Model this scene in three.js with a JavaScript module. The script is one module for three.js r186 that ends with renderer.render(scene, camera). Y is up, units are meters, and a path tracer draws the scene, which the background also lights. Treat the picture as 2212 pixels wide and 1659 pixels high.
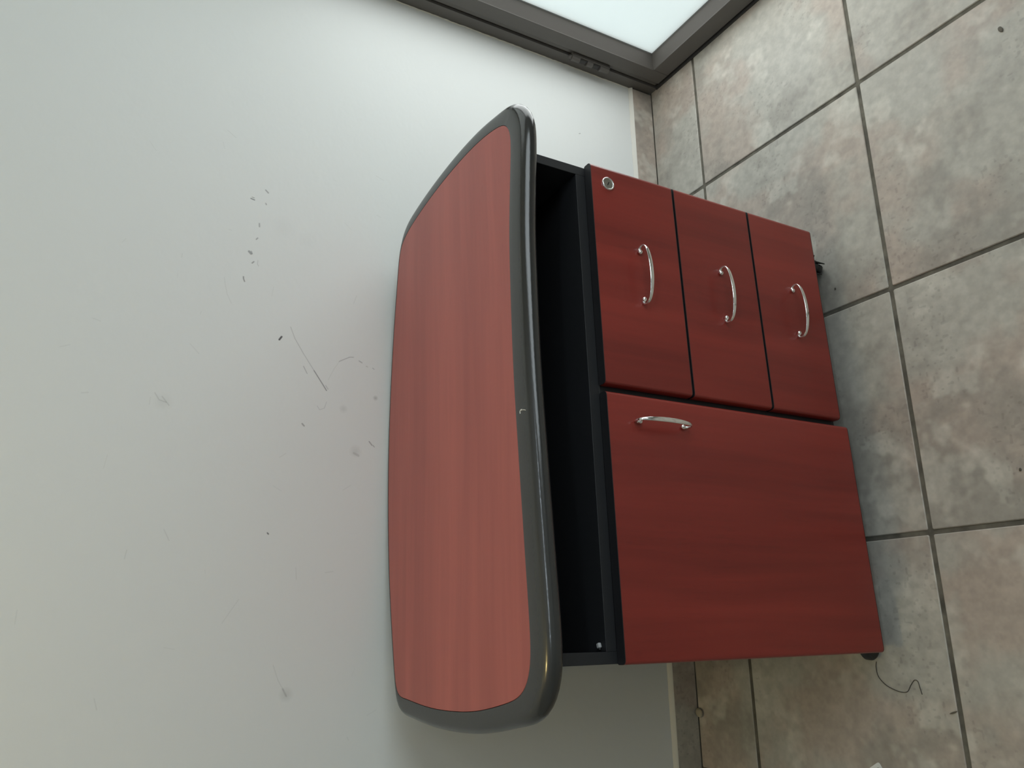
import * as THREE from 'three';
import { mergeGeometries, mergeVertices, toCreasedNormals } from 'three/addons/utils/BufferGeometryUtils.js';
import { RoundedBoxGeometry } from 'three/addons/geometries/RoundedBoxGeometry.js';
import { RectAreaLightUniformsLib } from 'three/addons/lights/RectAreaLightUniformsLib.js';

// ------------------------------------------------------------------ camera, sky, lights, exposure
const scene = new THREE.Scene();
const renderer = new THREE.WebGLRenderer({ antialias: true });
renderer.toneMapping = THREE.LinearToneMapping;
renderer.toneMappingExposure = 1.0;
renderer.outputColorSpace = THREE.SRGBColorSpace;
renderer.shadowMap.enabled = true;
RectAreaLightUniformsLib.init();

// the photograph was taken with the phone on its side: the room's "up" points to the left of the frame
const camera = new THREE.PerspectiveCamera(51.125, 2212 / 1659, 0.05, 40);
camera.position.set(-1.0374, 1.3049, 1.4834);
camera.up.set(0.95822911, 0.12689094, 0.25631167);
camera.lookAt(-1.0374 + 0.28555176, 1.3049 - 0.47472138, 1.4834 - 0.83252616);

scene.background = new THREE.Color(0.80, 0.90, 0.93);            // bright overcast sky, seen only behind the frosted pane
scene.backgroundIntensity = 1.0;

const ROOM = { x0: -3.9, x1: 0.379, z1: 4.2, h: 2.7 };
const DAY = 2.3, DAYHI = 0.4, SIDE = 3.1, TUBE = 60, WARM = 1.0;

// daylight that enters through the glazed door
const dayLight = (l, z, y, w, h, x = 0.4085, c = [0.98, 1.0, 0.99]) => { const a = new THREE.RectAreaLight(new THREE.Color(...c), l, w, h); a.position.set(x, y, z); a.lookAt(-1, y, z); scene.add(a); };
dayLight(DAY, 0.4725, 0.525, 0.71, 0.88);        // lower pane, in the open light of the pavement
dayLight(DAYHI, 0.4725, 1.505, 0.71, 0.94);     // upper pane, under the canopy outside
// and through the wide window farther along the same wall, beside the camera
dayLight(SIDE, 2.5, 1.55, 2.18, 1.28, 0.374, [0.90, 0.99, 1.05]);

// ------------------------------------------------------------------ helpers
let seed = 7;
const rnd = () => { seed = (seed * 1664525 + 1013904223) >>> 0; return seed / 4294967296; };
function hash(ix, iy, s) { let h = (ix * 374761393 + iy * 668265263 + s * 2147483647) | 0; h = Math.imul(h ^ (h >>> 13), 1274126177); h ^= h >>> 16; return (h >>> 0) / 4294967296; }
function vnoise(x, y, px, py, s) {                                // value noise, periodic in px by py cells
  const xi = Math.floor(x), yi = Math.floor(y), fx = x - xi, fy = y - yi;
  const u = fx * fx * fx * (fx * (fx * 6 - 15) + 10), v = fy * fy * fy * (fy * (fy * 6 - 15) + 10);
  const w = (a, n) => ((a % n) + n) % n;
  const a = hash(w(xi, px), w(yi, py), s), b = hash(w(xi + 1, px), w(yi, py), s), c = hash(w(xi, px), w(yi + 1, py), s), d = hash(w(xi + 1, px), w(yi + 1, py), s);
  return (a + (b - a) * u) * (1 - v) + (c + (d - c) * u) * v;
}
function fbm(x, y, px, py, s, oct = 4, gain = 0.5) { let t = 0, a = 1, n = 0; for (let o = 0; o < oct; o++) { t += a * vnoise(x, y, px, py, s + o * 17); n += a; a *= gain; x *= 2; y *= 2; px *= 2; py *= 2; } return t / n; }
const clamp = (x, a = 0, b = 1) => Math.min(b, Math.max(a, x));
const smooth = (a, b, x) => { const t = clamp((x - a) / (b - a)); return t * t * (3 - 2 * t); };
function dataTexture(w, h, fn, srgb = true) {
  const d = new Uint8Array(w * h * 4);
  for (let y = 0; y < h; y++) for (let x = 0; x < w; x++) { const c = fn(x / w, y / h), k = (y * w + x) * 4; for (let i = 0; i < 3; i++) d[k + i] = clamp(Math.round(c[i]), 0, 255); d[k + 3] = 255; }
  const t = new THREE.DataTexture(d, w, h, THREE.RGBAFormat); t.wrapS = t.wrapT = THREE.RepeatWrapping; t.magFilter = THREE.LinearFilter; t.minFilter = THREE.LinearMipmapLinearFilter; t.generateMipmaps = true;
  if (srgb) t.colorSpace = THREE.SRGBColorSpace; t.needsUpdate = true; return t;
}
const grey = (f) => (u, v) => { const g = f(u, v) * 255; return [g, g, g]; };
const mix3 = (a, b, t) => a.map((x, i) => x + (b[i] - x) * t);

const counts = {};
function numbered(n) { const k = counts[n] = (counts[n] ?? -1) + 1; return k ? `${n}_${String(k).padStart(3, '0')}` : n; }
function shade(m) { m.castShadow = m.receiveShadow = true; return m; }
function part(name, geo, mat, parent, label) {
  const m = shade(new THREE.Mesh(Array.isArray(geo) ? mergeGeometries(geo.map((g) => g.index ? g.toNonIndexed() : g)) : geo, mat)); m.name = name; parent.add(m);
  if (label) m.userData.label = label; return m;
}
function structure(name) { const g = new THREE.Group(); g.name = name; g.userData = { kind: 'structure' }; scene.add(g); return g; }
function thing(name, label, category, pos = [0, 0, 0], turn = 0) { const g = new THREE.Group(); g.name = numbered(name); g.position.set(...pos); g.rotation.y = turn; g.userData = { label, category }; scene.add(g); return g; }
const box = (x0, x1, y0, y1, z0, z1, r = 0) => {
  const g = r ? new RoundedBoxGeometry(x1 - x0, y1 - y0, z1 - z0, 2, r) : new THREE.BoxGeometry(x1 - x0, y1 - y0, z1 - z0);
  g.translate((x0 + x1) / 2, (y0 + y1) / 2, (z0 + z1) / 2); return g;
};
// metre uv from position: axes 'xy', 'xz', 'zy'
function planeUV(g, axes, sx = 1, sy = 1, ox = 0, oy = 0, swap = false) {
  const p = g.attributes.position, uv = new Float32Array(p.count * 2), ax = { x: 0, y: 1, z: 2 };
  for (let i = 0; i < p.count; i++) { const c = [p.getX(i), p.getY(i), p.getZ(i)]; let u = c[ax[axes[0]]] * sx + ox, v = c[ax[axes[1]]] * sy + oy; uv[2 * i] = swap ? v : u; uv[2 * i + 1] = swap ? u : v; }
  g.setAttribute('uv', new THREE.BufferAttribute(uv, 2)); return g;
}

// ------------------------------------------------------------------ materials
const tileMap = dataTexture(1024, 1024, (u, v) => {                // 0.9 m of glazed stone-look tile
  const warm = smooth(0.44, 0.66, fbm(u * 5, v * 5, 5, 5, 3, 4, 0.55));
  const dark = smooth(0.48, 0.72, fbm(u * 6 + 3.3, v * 6 + 1.7, 6, 6, 41, 5, 0.6));
  const pale = smooth(0.56, 0.74, fbm(u * 11 + 0.5, v * 11, 11, 11, 77, 4, 0.62));
  const fine = fbm(u * 64, v * 64, 64, 64, 101, 3, 0.6) - 0.5;
  let c = mix3([169, 166, 157], [168, 155, 144], warm * 0.8);
  c = mix3(c, [138, 134, 126], dark * 0.6); c = mix3(c, [196, 193, 183], pale * 0.55);
  const speck = smooth(0.80, 0.86, vnoise(u * 150, v * 150, 150, 150, 9)) * smooth(0.5, 0.7, vnoise(u * 9, v * 9, 9, 9, 5));
  const k = 1 + fine * 0.16 - speck * 0.07; return c.map((x) => x * k);
});
const tileRough = dataTexture(256, 256, grey((u, v) => 0.50 + 0.25 * fbm(u * 8, v * 8, 8, 8, 301, 4)), false);
const tileBump = dataTexture(512, 512, grey((u, v) => 0.6 * fbm(u * 10, v * 10, 10, 10, 501, 4) + 0.4 * fbm(u * 60, v * 60, 60, 60, 511, 2)), false);
const tileMat = new THREE.MeshStandardMaterial({ map: tileMap, roughness: 0.85, roughnessMap: tileRough, bumpMap: tileBump, bumpScale: 0.0008 });
const groutMap = dataTexture(512, 512, (u, v) => { const k = 0.72 + 0.55 * fbm(u * 24, v * 24, 24, 24, 611, 4); return [92 * k, 89 * k, 80 * k]; });
const groutMat = new THREE.MeshStandardMaterial({ map: groutMap, roughness: 0.95 });

const woodMap = (tint, amount) => dataTexture(1024, 1024, (u, v) => {   // red laminate: grain runs along u, 1.2 m by 0.6 m
  const wob = (fbm(u * 2, v * 4, 2, 4, 7, 3) - 0.5) * 0.06;
  const broad = fbm(u * 2, (v + wob) * 14, 2, 14, 21, 4, 0.55) - 0.5;
  const streak = fbm(u * 4, (v + wob) * 90, 4, 90, 31, 3, 0.6) - 0.5;
  const pore = smooth(0.74, 0.90, vnoise(u * 60, v * 240, 60, 240, 51)) * smooth(0.45, 0.7, fbm(u * 6, v * 10, 6, 10, 61, 2));
  const k = 1 + amount * (broad * 1.05 + streak * 0.22) - pore * 0.10 * amount;
  return [tint[0] * k, tint[1] * (k + (k - 1) * 0.3), tint[2] * (k + (k - 1) * 0.2)];
});
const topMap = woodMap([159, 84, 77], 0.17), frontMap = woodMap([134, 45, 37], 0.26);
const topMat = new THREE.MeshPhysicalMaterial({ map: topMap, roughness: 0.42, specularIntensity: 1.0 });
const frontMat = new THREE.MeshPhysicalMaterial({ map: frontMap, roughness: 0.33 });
const edgeBump = dataTexture(256, 256, grey((u, v) => fbm(u * 64, v * 64, 64, 64, 701, 2)), false);
const edgeMat = new THREE.MeshPhysicalMaterial({ color: new THREE.Color(0.030, 0.031, 0.030), ior: 1.58, roughness: 0.17, bumpMap: edgeBump, bumpScale: 0.00004 });
const carcassMat = new THREE.MeshStandardMaterial({ color: new THREE.Color(0.0115, 0.0125, 0.0145), roughness: 0.6 });
const bandMat = new THREE.MeshStandardMaterial({ color: new THREE.Color(0.012, 0.012, 0.014), roughness: 0.5 });
const chromeMat = new THREE.MeshStandardMaterial({ color: new THREE.Color(0.86, 0.86, 0.85), metalness: 1, roughness: 0.10 });
const nickelMat = new THREE.MeshStandardMaterial({ color: new THREE.Color(0.42, 0.41, 0.37), metalness: 1, roughness: 0.38 });
const slotMat = new THREE.MeshStandardMaterial({ color: new THREE.Color(0.01, 0.01, 0.01), roughness: 0.8 });
const castorMat = new THREE.MeshStandardMaterial({ color: new THREE.Color(0.012, 0.012, 0.011), roughness: 0.45 });
const frameBump = dataTexture(256, 256, grey((u, v) => fbm(u * 80, v * 80, 80, 80, 801, 2)), false);
const frameMat = new THREE.MeshStandardMaterial({ color: new THREE.Color(0.128, 0.121, 0.114), roughness: 0.5, metalness: 0.2, bumpMap: frameBump, bumpScale: 0.00008 });
const frameDark = new THREE.MeshStandardMaterial({ color: new THREE.Color(0.05, 0.048, 0.047), roughness: 0.6, metalness: 0.2 });
const glassMat = new THREE.MeshPhysicalMaterial({ color: new THREE.Color(0.9, 0.95, 0.95), roughness: 0.7, transmission: 0.35, thickness: 0, emissive: new THREE.Color(0.80, 0.88, 0.89), emissiveIntensity: 0.5 });
const whiteMat = new THREE.MeshStandardMaterial({ color: new THREE.Color(0.72, 0.73, 0.72), roughness: 0.9 });
const caulkMat = new THREE.MeshStandardMaterial({ color: new THREE.Color(0.66, 0.65, 0.60), roughness: 0.85 });

// painted plaster with the scuffs that the photograph shows (world metres on the wall: x -1.5..0.4, y 0..1.6)
const WX = -1.5, WW = 1.9, WH = 1.6, CW = 2048, CH = 1725;
function wallTexture() {
  const cv = document.createElement('canvas'); cv.width = CW; cv.height = CH; const c = cv.getContext('2d');
  c.fillStyle = 'rgb(220,223,222)'; c.fillRect(0, 0, CW, CH);
  const X = (x) => (x - WX) / WW * CW, Y = (y) => (1 - y / WH) * CH, S = CW / WW;
  const line = (pts, w, a, col = '50,50,52') => { c.strokeStyle = `rgba(${col},${a})`; c.lineWidth = w * S / 1000; c.lineCap = 'round'; c.lineJoin = 'round'; c.beginPath(); pts.forEach(([x, y], i) => i ? c.lineTo(X(x), Y(y)) : c.moveTo(X(x), Y(y))); c.stroke(); };
  const blot = (x, y, r, a) => { const g = c.createRadialGradient(X(x), Y(y), 0, X(x), Y(y), r * S / 1000); g.addColorStop(0, `rgba(70,72,72,${a})`); g.addColorStop(1, 'rgba(70,72,72,0)'); c.fillStyle = g; c.fillRect(X(x) - r * 2, Y(y) - r * 2, r * 4, r * 4); };
  for (const m of SCUFFS) line(m[0], m[1] * 0.9, m[2] * 0.82);
  for (const b of [[-0.27, 0.98, 26, 0.03], [-0.655, 1.165, 18, 0.06], [-0.712, 0.812, 14, 0.10], [-0.63, 0.84, 10, 0.10], [-0.29, 0.93, 20, 0.02], [-1.149, 0.919, 14, 0.12], [-0.60, 0.775, 6, 0.25]]) blot(...b);
  seed = 4242;
  for (let i = 0; i < 34; i++) { const x = -1.25 + rnd() * 1.2, y = 0.76 + rnd() * 0.6, l = 0.004 + rnd() * 0.02, a = rnd() * 6.3; line([[x, y], [x + l * Math.cos(a), y + l * Math.sin(a)]], 1.2, 0.03 + rnd() * 0.06); }
  const t = new THREE.CanvasTexture(cv); t.colorSpace = THREE.SRGBColorSpace; t.wrapS = t.wrapT = THREE.ClampToEdgeWrapping; t.magFilter = THREE.LinearFilter; return t;
}
const SCUFFS = [
  [[[-0.223, 1.047], [-0.2245, 1.040]], 2.4, 0.62], [[[-0.2195, 1.045], [-0.220, 1.041]], 2.0, 0.4],
  [[[-0.197, 1.020], [-0.202, 1.0145]], 3.0, 0.38], [[[-0.226, 1.018], [-0.229, 1.0165]], 2.4, 0.35],
  [[[-0.273, 1.027], [-0.280, 1.0265]], 2.8, 0.35], [[[-0.305, 1.028], [-0.3085, 1.0305]], 2.6, 0.38],
  [[[-0.337, 1.042], [-0.341, 1.038]], 5.0, 0.40], [[[-0.336, 1.038], [-0.340, 1.036]], 3.0, 0.3],
  [[[-0.3565, 1.0315], [-0.360, 1.0345]], 2.6, 0.45], [[[-0.352, 1.024], [-0.360, 1.0245], [-0.364, 1.022]], 1.2, 0.22],
  [[[-0.3915, 1.0485], [-0.396, 1.048], [-0.401, 1.0455]], 2.2, 0.55],
  [[[-0.40, 1.083], [-0.415, 1.08], [-0.433, 1.075], [-0.45, 1.066]], 1.0, 0.12],
  [[[-0.501, 0.9685], [-0.5075, 0.9725]], 3.6, 0.95],
  [[[-0.478, 0.9525], [-0.50, 0.943], [-0.53, 0.9235], [-0.56, 0.902], [-0.585, 0.884], [-0.597, 0.8755]], 1.2, 0.30], [[[-0.56, 0.902], [-0.585, 0.884], [-0.597, 0.8755]], 2.0, 0.42], [[[-0.587, 0.8775], [-0.594, 0.8725]], 1.6, 0.25],
  [[[-0.554, 0.923], [-0.568, 0.915]], 1.4, 0.35],
  [[[-0.534, 0.853], [-0.530, 0.846], [-0.522, 0.832], [-0.521, 0.824]], 1.8, 0.28], [[[-0.527, 0.812], [-0.530, 0.806]], 2.4, 0.30], [[[-0.536, 0.797], [-0.537, 0.794]], 2.0, 0.2], [[[-0.538, 0.783], [-0.540, 0.78]], 2.0, 0.25], [[[-0.535, 0.853], [-0.55, 0.862], [-0.575, 0.873]], 1.0, 0.12],
  [[[-0.668, 0.919], [-0.672, 0.915]], 3.0, 0.38], [[[-0.63, 0.892], [-0.637, 0.887], [-0.633, 0.878], [-0.62, 0.874]], 1.2, 0.18],
  [[[-0.690, 0.785], [-0.697, 0.779]], 2.2, 0.4], [[[-0.697, 0.777], [-0.700, 0.774]], 1.8, 0.35],
  [[[-0.716, 0.815], [-0.720, 0.806]], 5.0, 0.14],
  [[[-0.640, 1.180], [-0.652, 1.172], [-0.655, 1.160]], 2.0, 0.14], [[[-0.645, 1.168], [-0.66, 1.155]], 1.8, 0.14], [[[-0.875, 0.9695], [-0.877, 0.9675]], 2.4, 0.75],
  [[[-1.10, 0.944], [-1.125, 0.934], [-1.143, 0.923]], 1.2, 0.12], [[[-1.14, 0.925], [-1.152, 0.918]], 3.0, 0.16], [[[-0.99, 1.01], [-1.03, 1.035]], 1.0, 0.12], [[[-0.18, 0.20], [-0.185, 0.205]], 1.8, 0.3], [[[0.18, 0.242], [0.178, 0.246]], 2.2, 0.35],
];
const wallBump = dataTexture(512, 512, grey((u, v) => 0.7 * fbm(u * 6, v * 6, 6, 6, 901, 5, 0.6) + 0.3 * fbm(u * 90, v * 90, 90, 90, 911, 2)), false);
wallBump.repeat.set(2, 2);
const backWallMat = new THREE.MeshStandardMaterial({ map: wallTexture(), roughness: 0.78, bumpMap: wallBump, bumpScale: 0.0007 });
const plainWallMat = new THREE.MeshStandardMaterial({ color: new THREE.Color(0.44, 0.45, 0.43), roughness: 0.85 });
const ceilingMat = new THREE.MeshStandardMaterial({ color: new THREE.Color(0.72, 0.73, 0.72), roughness: 0.9 });

// ------------------------------------------------------------------ room shell
{
  const wb = structure('wall_back');
  part('plaster', planeUV(box(ROOM.x0, ROOM.x1 + 0.08, 0, ROOM.h, -0.16, 0), 'xy', 1 / WW, 1 / WH, -WX / WW, 0), backWallMat, wb);
  const wl = structure('wall_left'); part('plaster', box(ROOM.x0 - 0.15, ROOM.x0, 0, ROOM.h, -0.16, ROOM.z1 + 0.15), plainWallMat, wl);
  const wf = structure('wall_front'); part('plaster', box(ROOM.x0, ROOM.x1 + 0.15, 0, ROOM.h, ROOM.z1, ROOM.z1 + 0.15), plainWallMat, wf);
  const wr = structure('wall_right');
  const rw = (y0, y1, z0, z1) => box(ROOM.x1, ROOM.x1 + 0.15, y0, y1, z0, z1);
  part('plaster', [rw(0, ROOM.h, 0.945, 1.36), rw(0, ROOM.h, 3.64, ROOM.z1), rw(0, 0.86, 1.36, 3.64), rw(2.24, ROOM.h, 1.36, 3.64), rw(2.10, ROOM.h, 0, 0.945)], plainWallMat, wr);
  const wn = structure('window_1'), X = ROOM.x1;
  part('frame', [box(X + 0.02, X + 0.08, 0.86, 0.91, 1.36, 3.64), box(X + 0.02, X + 0.08, 2.19, 2.24, 1.36, 3.64), box(X + 0.02, X + 0.08, 0.91, 2.19, 1.36, 1.41), box(X + 0.02, X + 0.08, 0.91, 2.19, 3.59, 3.64)], frameMat, wn);
  part('mullion', box(X + 0.02, X + 0.08, 0.91, 2.19, 2.475, 2.525), frameMat, wn);
  for (const [a, b] of [[1.41, 2.475], [2.525, 3.59]]) part('glass_pane', box(X + 0.048, X + 0.053, 0.91, 2.19, a, b), glassMat, wn);
  const ce = structure('ceiling'); part('plaster', box(ROOM.x0 - 0.15, ROOM.x1 + 0.15, ROOM.h, ROOM.h + 0.12, -0.16, ROOM.z1 + 0.15), ceilingMat, ce);
}
// floor: every tile a piece of its own on a recessed bed of grout
{
  const fl = structure('floor');
  part('grout_bed', planeUV(box(ROOM.x0, ROOM.x1 + 0.15, -0.06, -0.0022, 0, ROOM.z1), 'xz', 2, 2), groutMat, fl);
  const T = 0.45, J = 0.0042, xs = [], zs = [];
  for (let x = 0.45; x > ROOM.x0 - T; x -= T) xs.push(x);
  for (let z = 0.1782 - T; z < ROOM.z1; z += T) zs.push(z);
  seed = 99;
  for (const z of zs) for (const x of xs) {
    const x0 = Math.max(x - T, ROOM.x0) + J, x1 = Math.min(x, ROOM.x1 + 0.15) - J, z0 = z < 0 ? 0.0098 : z + J, z1 = Math.min(z + T, ROOM.z1) - J;
    const ou = rnd(), ov = rnd(), sw = rnd() < 0.5, lift = (rnd() - 0.5) * 0.0006;
    if (x1 - x0 < 0.02 || z1 - z0 < 0.02) continue;
    const s = new THREE.Shape(), r = 0.002; s.moveTo(x0 + r, z0); s.lineTo(x1 - r, z0); s.lineTo(x1, z0 + r); s.lineTo(x1, z1 - r); s.lineTo(x1 - r, z1); s.lineTo(x0 + r, z1); s.lineTo(x0, z1 - r); s.lineTo(x0, z0 + r); s.closePath();
    const g = new THREE.ExtrudeGeometry(s, { depth: 0.006, bevelEnabled: true, bevelSize: 0.0015, bevelThickness: 0.0012, bevelSegments: 1, bevelOffset: -0.0015 });
    g.rotateX(Math.PI / 2); g.translate(0, -0.0012 + lift, 0);
    part('tile', planeUV(g, 'xz', 1.111, 1.111, ou, ov, sw), tileMat, fl);
  }
}
// skirting of cut tiles with a white plaster ledge on top
{
  const bb = structure('baseboard_back'); seed = 31;
  for (let x = -3.6; x < 0.88; x += 0.45) {
    const a = Math.max(x - 0.45, ROOM.x0) + 0.0008, b = Math.min(x, ROOM.x1 - 0.004) - 0.0008; if (b - a < 0.03) continue;
    part('skirting_tile', planeUV(box(a, b, 0.0004, 0.0655, 0.0004, 0.0082, 0.0012), 'xy', 1.111, 1.111, rnd(), rnd()), tileMat, bb);
  }
  const pts = [], N = 260, prof = [];
  for (let i = 0; i <= N; i++) {                                     // ragged fillet from wall to tile
    const x = ROOM.x0 + (ROOM.x1 - ROOM.x0 - 0.002) * i / N, right = smooth(0.0, 0.2, x), j = (rnd() - 0.5) * (0.0008 + 0.0016 * right), k = (rnd() - 0.5) * (0.0006 + 0.001 * right);
    prof.push([[x, 0.0742 + j, 0.0003], [x, 0.0705 + k, 0.0050], [x, 0.0662 + k * 0.6, 0.0084 + k * 0.5], [x, 0.0645, 0.0080]]);
  }
  const pos = [], idx = []; prof.forEach((r, i) => { r.forEach((q) => pos.push(...q)); if (i) for (let k = 0; k < 3; k++) { const a = (i - 1) * 4 + k, b = i * 4 + k; idx.push(a, a + 1, b, b, a + 1, b + 1); } });
  const g = new THREE.BufferGeometry(); g.setAttribute('position', new THREE.Float32BufferAttribute(pos, 3)); g.setIndex(idx); g.computeVertexNormals();
  part('plaster_ledge', g, caulkMat, bb);
}

// ------------------------------------------------------------------ glazed door in the right wall
{
  const d = structure('door_1'), X = ROOM.x1;
  // extrude a profile (in x,z) upwards, or (in x,y) along z
  const prism = (pts, h0, h1, axis) => {
    const s = new THREE.Shape(pts.map(([a, b]) => new THREE.Vector2(a, b)));
    const g = new THREE.ExtrudeGeometry(s, { depth: h1 - h0, bevelEnabled: false });
    if (axis === 'y') { g.rotateX(Math.PI / 2); g.translate(0, h1, 0); } else g.translate(0, 0, h0);
    return g;
  };
  const jamb = (z0, z1, s) => prism([[X - 0.001, z0], [X - 0.001, z1], [X + 0.09, z1], [X + 0.09, z0]], 0, 2.10, 'y');
  part('jamb', jamb(0.0, 0.0345), frameMat, d); part('jamb', jamb(0.9105, 0.945), frameMat, d);
  part('head', box(X - 0.001, X + 0.09, 2.062, 2.10, 0.0345, 0.9105), frameMat, d);
  part('rebate_strip', box(X + 0.008, X + 0.055, 0.004, 2.062, 0.0345, 0.0525), frameDark, d, 'recessed dark strip between jamb and leaf');
  // leaf: stiles, rails
  const z0 = 0.0385, z1 = 0.9065, y0 = 0.009, y1 = 2.058;
  part('stile', [box(X + 0.0035, X + 0.045, y0, y1, z0, 0.052, 0.002), box(X - 0.0005, X + 0.045, y0, y1, 0.052, 0.0925, 0.002)], frameMat, d);
  part('stile', box(X - 0.0005, X + 0.045, y0, y1, 0.8525, z1, 0.002), frameMat, d);
  part('bottom_rail', box(X - 0.0005, X + 0.045, y0, 0.0585, 0.0925, 0.8525, 0.002), frameMat, d);
  part('top_rail', box(X - 0.0005, X + 0.045, 2.00, y1, 0.0925, 0.8525, 0.002), frameMat, d);
  part('mid_rail', box(X - 0.0005, X + 0.045, 0.99, 1.011, 0.0925, 0.8525, 0.002), frameMat, d);
  // sloping glazing beads, mitred by meeting in the corners
  const bx = X + 0.030;
  for (const [by0, by1, gy0, gy1] of [[0.0585, 0.991, 0.0760, 0.9745], [1.010, 2.0, 1.0265, 1.9835]]) {
  const gz0 = 0.1105, gz1 = 0.8345;
  const quad = (a, b, c, e) => { const g = new THREE.BufferGeometry(); g.setAttribute('position', new THREE.Float32BufferAttribute([...a, ...b, ...c, ...a, ...c, ...e], 3)); g.computeVertexNormals(); return g; };
  const oi = [[0.0925, by0], [0.8525, by0], [0.8525, by1], [0.0925, by1]], ii = [[gz0, gy0], [gz1, gy0], [gz1, gy1], [gz0, gy1]];
  for (let k = 0; k < 4; k++) {
    const n = (k + 1) % 4, o = (q) => [X + 0.0015, q[1], q[0]], i = (q) => [bx, q[1], q[0]], w = (q) => [bx + 0.012, q[1], q[0]];
    const v = (q, x) => [x, q[1], q[0]];
    part('glazing_bead', [quad(o(oi[k]), i(ii[k]), i(ii[n]), o(oi[n])), quad(i(ii[k]), w(ii[k]), w(ii[n]), i(ii[n])), quad(v(oi[k], bx + 0.012), v(oi[n], bx + 0.012), w(ii[n]), w(ii[k]))], frameMat, d);
  }
  part('glass_pane', box(bx + 0.0035, bx + 0.0085, gy0 - 0.012, gy1 + 0.012, gz0 - 0.012, gz1 + 0.012), glassMat, d, 'frosted pane glowing with daylight');
  }
  part('threshold', box(X - 0.004, X + 0.10, -0.001, 0.004, 0.0345, 0.9105), frameDark, d, 'dark threshold strip');
  // butt hinge on the edge of the leaf
  const hinge = part('hinge', box(X - 0.0060, X + 0.0035, 0.168, 0.288, 0.0265, 0.0475, 0.002), frameMat, d);
  for (const [a, b] of [[0.170, 0.198], [0.221, 0.239], [0.262, 0.287]]) part('knuckle', new THREE.CylinderGeometry(0.0088, 0.0088, b - a, 16).translate(X - 0.0062, (a + b) / 2, 0.0370), frameMat, hinge);
  for (const [a, b] of [[0.200, 0.219], [0.241, 0.260]]) part('knuckle', box(X - 0.0105, X - 0.005, a, b, 0.0300, 0.0440, 0.0015), frameDark, hinge);
  part('pin', new THREE.SphereGeometry(0.0065, 12, 8).translate(X - 0.0062, 0.2885, 0.0370), frameMat, hinge);
  // ragged bead of filler where the plaster meets the jamb
  seed = 77; const bp = []; for (let y = 0.072; y < 2.1; y += 0.008) bp.push(new THREE.Vector3(X - 0.0018 + (rnd() - 0.5) * 0.0016, y, 0.0002 + rnd() * 0.0005));
  part('filler_bead', new THREE.TubeGeometry(new THREE.CatmullRomCurve3(bp), bp.length * 2, 0.0016, 6, false), caulkMat, d, 'ragged white filler bead');
}

// ------------------------------------------------------------------ the cabinet
const YAW = 0.0311, CX = -1.0949, CZ = 0.5469, W = 0.7973, YT = 0.5995;
const cab = thing('desk_cabinet', 'red mahogany laminate desk pedestal cabinet with dark moulded edge and three drawers', 'cabinet', [CX, 0, CZ], YAW);
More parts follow.
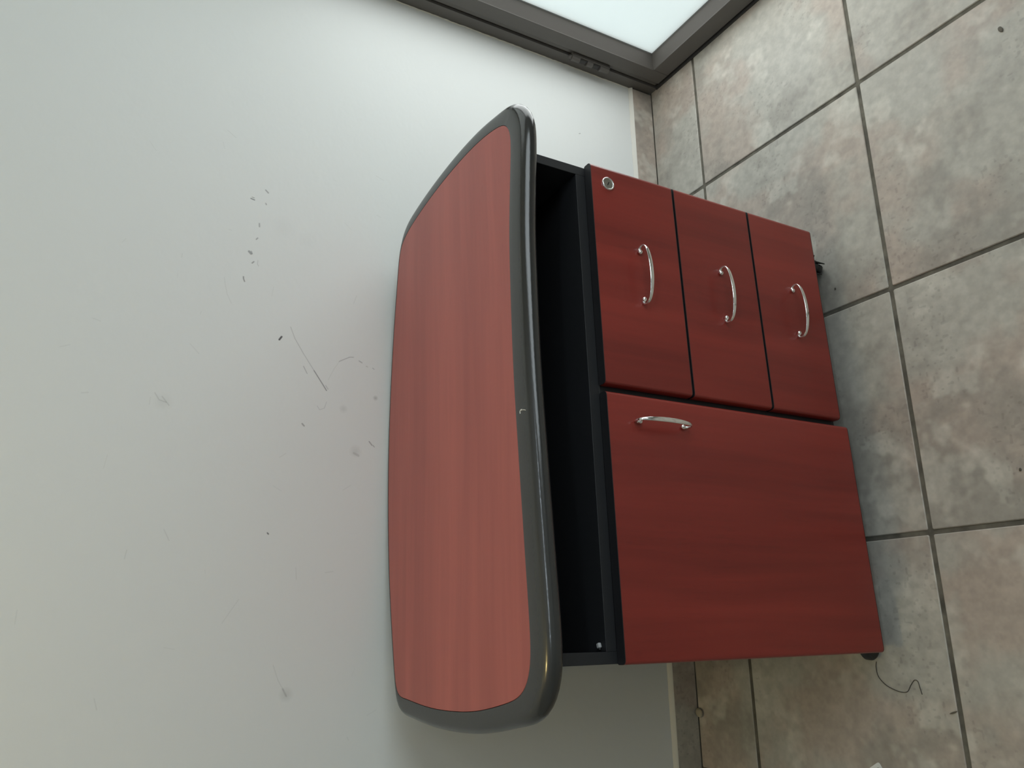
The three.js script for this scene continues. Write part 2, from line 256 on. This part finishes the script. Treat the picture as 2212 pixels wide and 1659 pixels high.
// local frame of the cabinet: x along its front from the left end, z towards the camera, 0 at the face of the fronts
const toLocal = (x, z) => { const dx = x - CX, dz = z - CZ, c = Math.cos(YAW), s = Math.sin(YAW); return [dx * c - dz * s, dx * s + dz * c]; };
{
  // ---- carcass
  const D = -0.505, F = -0.0185, YB = 0.066, YU = 0.7165, t = 0.0165;
  part('side_panel', box(0.0015, 0.0015 + t, YB, YU, D, F, 0.0008), carcassMat, cab);
  part('side_panel', box(W - 0.0015 - t, W - 0.0015, YB, YU, D, F, 0.0008), carcassMat, cab);
  part('shelf', box(0.018, W - 0.018, YT - 0.001, YT + 0.0175, D, F, 0.0008), carcassMat, cab);
  part('bottom_panel', box(0.018, W - 0.018, YB, YB + t, D, F, 0.0008), carcassMat, cab);
  part('divider', box(0.3925, 0.3925 + t, YB + t, YT - 0.001, D + 0.004, F, 0.0008), carcassMat, cab);
  part('back_panel', box(0.018, W - 0.018, YB + t, YU, D, D + 0.004), carcassMat, cab);
  // ---- fronts: postformed laminate with black strips on the cut edges
  const plan = (x0, x1, grow = 0) => {
    const r = 0.0075, s = new THREE.Shape(), zb = -0.0172 - grow, zf = 0 + grow; x0 -= grow; x1 += grow;
    s.moveTo(x0 + 0.0015, -zb); s.lineTo(x1 - 0.0015, -zb); s.lineTo(x1, -zb - 0.0015); s.lineTo(x1, -zf + r); s.quadraticCurveTo(x1, -zf, x1 - r, -zf); s.lineTo(x0 + r, -zf); s.quadraticCurveTo(x0, -zf, x0, -zf + r); s.lineTo(x0, -zb - 0.0015); s.closePath(); return s;
  };
  const slabOf = (x0, x1, y0, y1, grow = 0) => { let g = new THREE.ExtrudeGeometry(plan(x0, x1, grow), { depth: y1 - y0, bevelEnabled: false, curveSegments: 5 }); g.rotateX(-Math.PI / 2); g.translate(0, y0, 0); return toCreasedNormals(g, 0.6); };
  const fronts = [
    ['door', 0.0, 0.3955, 0.0545, YT, 0.31, 0.17], ['drawer', 0.4070, W, 0.4240, YT, 0.08, 0.55], ['drawer', 0.4070, W, 0.2430, 0.4205, 0.57, 0.23], ['drawer', 0.4070, W, 0.0690, 0.2395, 0.83, 0.71],
  ];
  const H = [[0.6043, 0.5110, 0], [0.6040, 0.3305, 0], [0.6060, 0.1495, 0]];
  const made = fronts.map(([n, x0, x1, y0, y1, ou, ov]) => {
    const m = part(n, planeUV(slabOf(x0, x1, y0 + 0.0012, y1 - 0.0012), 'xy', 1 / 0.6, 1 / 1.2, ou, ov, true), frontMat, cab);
    part('edge_strip', slabOf(x0 + 0.0002, x1 - 0.0002, y1 - 0.0012, y1, 0), bandMat, m, 'black edge strip');
    part('edge_strip', slabOf(x0 + 0.0002, x1 - 0.0002, y0, y0 + 0.0012, 0), bandMat, m, 'black edge strip');
    return m;
  });
  // ---- bow handle: flat chromed strap, its ends rolled back to the front
  const handleGeo = () => {
    const half = [[-0.0425, 0.0040], [-0.0450, 0.0018], [-0.0485, 0.0016], [-0.0515, 0.0045], [-0.0526, 0.0090], [-0.0512, 0.0140], [-0.0470, 0.0185], [-0.0390, 0.0225], [-0.0260, 0.0258], [-0.0120, 0.0276]];
    const pts = [...half, [0, 0.0281], ...half.slice().reverse().map(([u, n]) => [-u, n])].map(([u, n]) => new THREE.Vector3(u, 0, n));
    const curve = new THREE.CatmullRomCurve3(pts, false, 'centripetal'), N = 96, M = 12, pos = [], idx = [];
    for (let i = 0; i <= N; i++) {
      const q = curve.getPoint(i / N), tg = curve.getTangent(i / N), nr = new THREE.Vector3(-tg.z, 0, tg.x);
      const e = Math.min(i, N - i) / N, cap = smooth(-0.001, 0.018, e);
      const wide = (0.0033 - 0.0013 * smooth(0.05, 0.15, e) + 0.0019 * smooth(0.22, 0.46, e)) * cap, thick = (0.0026 - 0.0012 * smooth(0.06, 0.22, e)) * cap;
      for (let k = 0; k < M; k++) { const a = k / M * Math.PI * 2, sx = Math.sign(Math.cos(a)) * Math.pow(Math.abs(Math.cos(a)), 0.8), sy = Math.sign(Math.sin(a)) * Math.pow(Math.abs(Math.sin(a)), 0.8); pos.push(q.x + nr.x * thick * sy, wide * sx, q.z + nr.z * thick * sy); }
      if (i) for (let k = 0; k < M; k++) { const a = (i - 1) * M + k, b = (i - 1) * M + (k + 1) % M, c = i * M + k, d = i * M + (k + 1) % M; idx.push(a, c, b, b, c, d); }
    }
    const g = new THREE.BufferGeometry(); g.setAttribute('position', new THREE.Float32BufferAttribute(pos, 3)); g.setIndex(idx); g.computeVertexNormals();
    const out = [g]; for (const s of [-1, 1]) { const b = new THREE.SphereGeometry(0.0043, 16, 12); b.scale(1, 0.95, 0.85); b.translate(s * 0.0430, 0, 0.0036); b.deleteAttribute('uv'); out.push(b); }
    return mergeGeometries(out.map((x) => x.index ? x.toNonIndexed() : x));
  };
  const hg = handleGeo();
  H.forEach(([x, y], i) => { const h = part('handle', hg, chromeMat, made[i + 1]); h.position.set(x, y, 0); });
  const dh = part('handle', hg, chromeMat, made[0]); dh.rotation.z = Math.PI / 2; dh.position.set(0.3513, 0.4985, 0);
  // ---- cam lock in the top drawer
  const lathe = new THREE.LatheGeometry([[0.0001, 0.0004], [0.0085, 0.0004], [0.0092, 0.0012], [0.0096, 0.0026], [0.0106, 0.0031], [0.0118, 0.0024], [0.0124, 0.0004], [0.0124, -0.002]].map(([a, b]) => new THREE.Vector2(a, b)), 36);
  lathe.rotateX(Math.PI / 2); const lock = part('lock', lathe, chromeMat, made[1], 'round chrome lock'); lock.position.set(0.7642, 0.5652, 0);
  const core = new THREE.CylinderGeometry(0.0086, 0.0086, 0.0016, 28); core.rotateX(Math.PI / 2); core.translate(0, 0, 0.0008); part('lock_core', core, nickelMat, lock);
  const ks = box(-0.0008, 0.0008, -0.0035, 0.0035, 0.0012, 0.0020); ks.rotateZ(1.1); part('keyhole', ks, slotMat, lock);

  // ---- top: laminate field in a moulded edging, hollowed along the front and bowed along the wall
  const Ht = 0.748;
  const inner = [[-0.2566, 0.4937], [-0.2402, 0.432], [-0.2337, 0.3519], [-0.2374, 0.2426], [-0.25, 0.1428], [-0.2657, 0.0782], [-0.2832, 0.0500], [-0.3758, 0.0317], [-0.5319, 0.0163], [-0.684, 0.0113], [-0.8228, 0.0170], [-0.9541, 0.0334], [-1.0688, 0.0581], [-1.1417, 0.0788], [-1.1539, 0.0904], [-1.1585, 0.1326], [-1.1645, 0.2288], [-1.1627, 0.322], [-1.1567, 0.3903], [-1.1444, 0.4592], [-1.1332, 0.5039], [-1.1236, 0.5224], [-1.1084, 0.5349], [-1.0856, 0.5423], [-1.0571, 0.543], [-0.9504, 0.5342], [-0.8222, 0.5228], [-0.6828, 0.5116], [-0.5642, 0.5071], [-0.4556, 0.5061], [-0.3771, 0.5108], [-0.313, 0.5151], [-0.2888, 0.5143], [-0.27, 0.5073]];
  const crv = new THREE.CatmullRomCurve3(inner.map(([x, z]) => new THREE.Vector3(x, 0, z)), true, 'centripetal'), N = 320;
  let ring = crv.getSpacedPoints(N).slice(0, N);
  for (let k = 0; k < 3; k++) ring = ring.map((q, i) => q.clone().multiplyScalar(2).add(ring[(i + N - 1) % N]).add(ring[(i + 1) % N]).multiplyScalar(0.25));
  const nrm = ring.map((_, i) => { const a = ring[(i + N - 1) % N], b = ring[(i + 1) % N], tx = b.x - a.x, tz = b.z - a.z, l = Math.hypot(tx, tz); return [tz / l, -tx / l]; });
  const inside = nrm.reduce((s, n, i) => s + n[0] * (ring[i].x + 0.7) + n[1] * (ring[i].z - 0.3), 0) < 0; if (inside) nrm.forEach((n) => { n[0] = -n[0]; n[1] = -n[1]; });
  // smooth the outward direction so that the moulding turns the corners evenly
  let ns = nrm.map((n) => n.slice()); for (let k = 0; k < 6; k++) ns = ns.map((n, i) => { const a = ns[(i + N - 1) % N], b = ns[(i + 1) % N], x = a[0] + 2 * n[0] + b[0], z = a[1] + 2 * n[1] + b[1], l = Math.hypot(x, z); return [x / l, z / l]; });
  const width = ns.map((n) => { const front = smooth(0.1, 0.9, n[1]), back = smooth(0.35, 0.85, -n[1]); return 0.030 + 0.012 * front - 0.0235 * back; });
  let ws = width; for (let k = 0; k < 5; k++) ws = ws.map((w, i) => (ws[(i + N - 1) % N] + 2 * w + ws[(i + 1) % N]) / 4);
  // profile in (share of width, height below the top)
  const prof = []; prof.push([0, -0.0006], [0.004, 0], [0.25, 0], [0.5, -0.0003]);
  for (let k = 1; k <= 8; k++) { const a = k / 8 * Math.PI / 2; prof.push([0.60 + 0.40 * Math.sin(a), -0.0008 - 0.0145 * (1 - Math.cos(a))]); }
  for (let k = 1; k <= 6; k++) { const a = k / 6 * Math.PI / 2; prof.push([1.0 - 0.45 * (1 - Math.cos(a)), -0.0153 - 0.0155 * Math.sin(a)]); }
  prof.push([0, -0.0308], [-0.6, -0.0308]);
  const P = prof.length, pos = [], uvs = [], idx = [];
  for (let i = 0; i < N; i++) for (let k = 0; k < P; k++) { const [x, z] = toLocal(ring[i].x + ns[i][0] * ws[i] * prof[k][0], ring[i].z + ns[i][1] * ws[i] * prof[k][0]); pos.push(x, Ht + prof[k][1], z); uvs.push(i / N * 12, k / P); }
  for (let i = 0; i < N; i++) for (let k = 0; k < P - 1; k++) { const a = i * P + k, b = ((i + 1) % N) * P + k; idx.push(a, a + 1, b, b, a + 1, b + 1); }
  const eg = new THREE.BufferGeometry(); eg.setAttribute('position', new THREE.Float32BufferAttribute(pos, 3)); eg.setAttribute('uv', new THREE.Float32BufferAttribute(uvs, 2)); eg.setIndex(idx); eg.computeVertexNormals();
  if (eg.attributes.normal.getY(2) < 0) { for (let i = 0; i < idx.length; i += 3) { const q = idx[i]; idx[i] = idx[i + 1]; idx[i + 1] = q; } eg.setIndex(idx); eg.computeVertexNormals(); }
  // board: the laminate field and the black board under it
  const outline = (k) => { const s = new THREE.Shape(); ring.forEach((q, i) => { const [x, z] = toLocal(q.x + ns[i][0] * k, q.z + ns[i][1] * k); i ? s.lineTo(x, -z) : s.moveTo(x, -z); }); s.closePath(); return s; };
  const board = new THREE.ExtrudeGeometry(outline(-0.001), { depth: 0.0288, bevelEnabled: false }); board.rotateX(-Math.PI / 2); board.translate(0, Ht - 0.0308, 0);
  const top = part('tabletop', board, carcassMat, cab);
  const lam = new THREE.ExtrudeGeometry(outline(-0.0007), { depth: 0.0012, bevelEnabled: true, bevelSize: 0.0004, bevelThickness: 0.0004, bevelSegments: 1, bevelOffset: -0.0004 }); lam.rotateX(-Math.PI / 2); lam.translate(0, Ht - 0.0017, 0);
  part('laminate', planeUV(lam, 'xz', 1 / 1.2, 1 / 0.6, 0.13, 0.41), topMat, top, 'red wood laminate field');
  part('edge_moulding', eg, edgeMat, top, 'dark grey moulded edging');
  // nick in the front edging, pale where the skin is torn
  const L = (x, z) => toLocal(x, z);
  const nick = (pts, y, w, mat, name) => { const c = new THREE.CatmullRomCurve3(pts.map(([x, z, dy = 0]) => { const [a, b] = L(x, z); return new THREE.Vector3(a, y + dy, b); })); part(name, new THREE.TubeGeometry(c, 14, w, 6, false), mat, top); };
  nick([[-0.7525, 0.5290], [-0.7490, 0.5285], [-0.7475, 0.5310], [-0.7482, 0.5355]], Ht - 0.0003, 0.0011, caulkMat, 'torn_nick');
  nick([[-0.7482, 0.5355], [-0.7496, 0.5410, -0.0004], [-0.7505, 0.5430, -0.0008]], Ht - 0.0004, 0.0005, caulkMat, 'torn_nick');

  // ---- castors
  const castor = (x, z, turn) => {
    const g = new THREE.Group(); g.name = 'castor'; g.position.set(x, 0, z); g.rotation.y = turn; cab.add(g);
    const w = new THREE.LatheGeometry([[0.0001, -0.0085], [0.014, -0.0085], [0.0185, -0.007], [0.0205, -0.004], [0.0205, 0.004], [0.0185, 0.007], [0.014, 0.0085], [0.0001, 0.0085]].map(([a, b]) => new THREE.Vector2(a, b)), 24); w.rotateZ(Math.PI / 2); w.translate(0, 0.0206, -0.018); part('wheel', w, castorMat, g);
    const hood = mergeGeometries([box(-0.0118, -0.0098, 0.014, 0.046, -0.024, 0.006), box(0.0098, 0.0118, 0.014, 0.046, -0.024, 0.006), box(-0.0118, 0.0118, 0.044, 0.047, -0.024, 0.010)]);
    const stem = new THREE.CylinderGeometry(0.007, 0.009, 0.032, 14); stem.translate(0, 0.046, 0);
    part('fork', [hood, stem], castorMat, g); part('mounting_plate', box(-0.02, 0.02, 0.0615, 0.0658, -0.02, 0.02, 0.0008), castorMat, g);
  };
  castor(0.0250, -0.0545, 1.5); castor(0.738, -0.030, -0.5); castor(0.035, -0.455, 0.4); castor(0.76, -0.455, 2.4);
}

// ------------------------------------------------------------------ small things
{
  const onCab = (x, z) => { const c = Math.cos(YAW), s = Math.sin(YAW); return [CX + x * c + z * s, CZ - x * s + z * c]; };
  const [px, pz] = onCab(0.0265, -0.031);
  const clip = thing('plastic_plug', 'tiny pale plastic plug on the open black shelf at the end above the plain door', 'plug', [px, YT + 0.0176, pz], 0.3);
  part('cap', new RoundedBoxGeometry(0.0075, 0.0055, 0.007, 2, 0.002).translate(0, 0.00275, 0), new THREE.MeshStandardMaterial({ color: new THREE.Color(0.42, 0.43, 0.43), roughness: 0.7 }), clip);
  part('stem', new THREE.CylinderGeometry(0.0018, 0.0018, 0.004, 10).rotateZ(Math.PI / 2).translate(-0.004, 0.0027, 0), carcassMat, clip);

  const threadMat = new THREE.MeshStandardMaterial({ color: new THREE.Color(0.06, 0.052, 0.042), roughness: 0.9 });
  const tp = [[-1.113, 0.487], [-1.121, 0.4855], [-1.137, 0.4865], [-1.150, 0.498], [-1.157, 0.512], [-1.1612, 0.527], [-1.1600, 0.540], [-1.1490, 0.549], [-1.1405, 0.5575], [-1.1425, 0.5625], [-1.151, 0.565], [-1.163, 0.567]];
  const tc = new THREE.CatmullRomCurve3(tp.map(([x, z], i) => new THREE.Vector3(x + 1.14, 0.0008 + (i % 3 === 1 ? 0.0007 : 0), z - 0.52)));
  const th = shade(new THREE.Mesh(new THREE.TubeGeometry(tc, 90, 0.00065, 6, false), threadMat)); th.name = 'loose_thread'; th.position.set(-1.14, 0, 0.52);
  th.userData = { label: 'thin dark thread curling over the floor tile from the castor under the cabinet door', category: 'thread' }; scene.add(th);

  const lump = (name, label, category, pos, scl, mat, s) => {
    const g0 = new THREE.IcosahedronGeometry(1, 3), p = g0.attributes.position; for (let i = 0; i < p.count; i++) { const v = new THREE.Vector3().fromBufferAttribute(p, i), k = 0.78 + 0.4 * fbm(v.x * 1.7 + 9, v.y * 1.7 + v.z * 1.3 + 9, 64, 64, s, 3); p.setXYZ(i, v.x * k, v.y * k, v.z * k); }
    const g = mergeVertices(g0.deleteAttribute('normal').deleteAttribute('uv')); g.computeVertexNormals(); g.scale(...scl); g.computeBoundingBox(); g.translate(0, -g.boundingBox.min.y, 0);
    const m = shade(new THREE.Mesh(g, mat)); m.name = numbered(name); m.position.set(...pos); m.userData = { label, category }; scene.add(m); return m;
  };
  const crumbMat = new THREE.MeshStandardMaterial({ color: new THREE.Color(0.36, 0.32, 0.24), roughness: 0.9 }), dirtMat = new THREE.MeshStandardMaterial({ color: new THREE.Color(0.075, 0.068, 0.055), roughness: 0.95 });
  lump('plaster_crumb', 'small pale crumb of plaster on the floor against the skirting tiles beside the cabinet', 'crumb', [-1.234, 0.0, 0.0195], [0.010, 0.0065, 0.0078], crumbMat, 11).rotation.y = 0.5;
  lump('dirt_fleck', 'brownish fleck of dirt on the floor tile near the glazed door', 'dirt', [-0.0765, 0.0, 0.9055], [0.0065, 0.0016, 0.0036], new THREE.MeshStandardMaterial({ color: new THREE.Color(0.13, 0.12, 0.10), roughness: 0.95 }), 21).rotation.y = 0.4;
  lump('dirt_fleck', 'tiny dark grit on the floor tile just beyond the bottom drawer', 'dirt', [-0.405, 0.0, 0.511], [0.002, 0.0014, 0.0018], dirtMat, 31);
  lump('dirt_fleck', 'thin dark splinter lying at the grout edge beyond the curl of the thread', 'dirt', [-1.187, 0.0, 0.6185], [0.0013, 0.0011, 0.0075], new THREE.MeshStandardMaterial({ color: new THREE.Color(0.12, 0.105, 0.08), roughness: 0.95 }), 41).rotation.y = 0.35;
  lump('dirt_fleck', 'black speck on the open floor tile at the edge of the photo', 'dirt', [-0.820, 0.0, 0.795], [0.0028, 0.0014, 0.002], dirtMat, 51);

  // scrap of white card just reaching into the frame
  const card = thing('card_scrap', 'corner of a white card scrap on the floor at the edge of the photo', 'card', [-1.3035, 0.0, 0.462], 0.55);
  const s = new THREE.Shape(); s.moveTo(-0.02, -0.014); s.lineTo(0.016, -0.014); s.quadraticCurveTo(0.02, -0.014, 0.02, -0.010); s.lineTo(0.02, 0.014); s.lineTo(-0.02, 0.014); s.closePath();
  const h = new THREE.Path(); h.moveTo(-0.014, -0.008); h.lineTo(0.0135, -0.008); h.lineTo(0.0135, 0.008); h.lineTo(-0.014, 0.008); h.closePath(); s.holes.push(h);
  part('rim', new THREE.ExtrudeGeometry(s, { depth: 0.0012, bevelEnabled: false }).rotateX(-Math.PI / 2), whiteMat, card);
  part('face', box(-0.015, 0.0145, 0.0001, 0.0008, -0.009, 0.009), new THREE.MeshStandardMaterial({ color: new THREE.Color(0.25, 0.26, 0.26), roughness: 0.6 }), card, 'grey middle of the card');
}

// ------------------------------------------------------------------ lamps (behind and beside the camera)
{
  const lx = -0.45, lz = 2.25, ly = ROOM.h;
  const f = thing('ceiling_light', 'white fluorescent batten light on the ceiling behind the camera', 'lamp', [lx, ly, lz]);
  part('housing', box(-0.62, 0.62, -0.045, -0.0005, -0.06, 0.06, 0.006), whiteMat, f);
  const glow = new THREE.MeshStandardMaterial({ color: 0xffffff, emissive: new THREE.Color(0.86, 0.95, 1.0), emissiveIntensity: 1.0 });
  part('tube', new THREE.CylinderGeometry(0.013, 0.013, 1.2, 16).rotateZ(Math.PI / 2).translate(0, -0.068, 0), glow, f);
  for (const e of [-1, 1]) part('tube_holder', box(e * 0.606 - 0.01, e * 0.606 + 0.01, -0.088, -0.044, -0.016, 0.016, 0.003), whiteMat, f);
  const L = new THREE.RectAreaLight(new THREE.Color(0.84, 0.96, 1.08), TUBE, 1.2, 0.026); L.position.set(lx, ly - 0.083, lz); L.lookAt(lx, 0, lz); scene.add(L);

  const px = -1.45, pz = 0.62, py = 2.585;
  const b = thing('ceiling_bulb', 'bare warm bulb in a white holder on the ceiling above the wall', 'lamp', [px, ROOM.h, pz]);
  part('holder', new THREE.LatheGeometry([[0.0001, 0], [0.055, 0], [0.055, -0.012], [0.026, -0.022], [0.022, -0.070], [0.0001, -0.070]].map(([r, y]) => new THREE.Vector2(r, y - 0.0005)), 28), whiteMat, b);
  const warmGlow = new THREE.MeshStandardMaterial({ color: 0xffffff, emissive: new THREE.Color(1.0, 0.74, 0.34), emissiveIntensity: 2.0 });
  part('bulb', new THREE.SphereGeometry(0.032, 24, 16).scale(1, 1.15, 1).translate(0, py - ROOM.h, 0), warmGlow, b);
  const Pn = new THREE.PointLight(new THREE.Color(1.0, 0.76, 0.30), WARM, 0, 2); Pn.position.set(px, py, pz); Pn.castShadow = true; Pn.shadow.radius = 1.5; scene.add(Pn);
}

renderer.render(scene, camera);
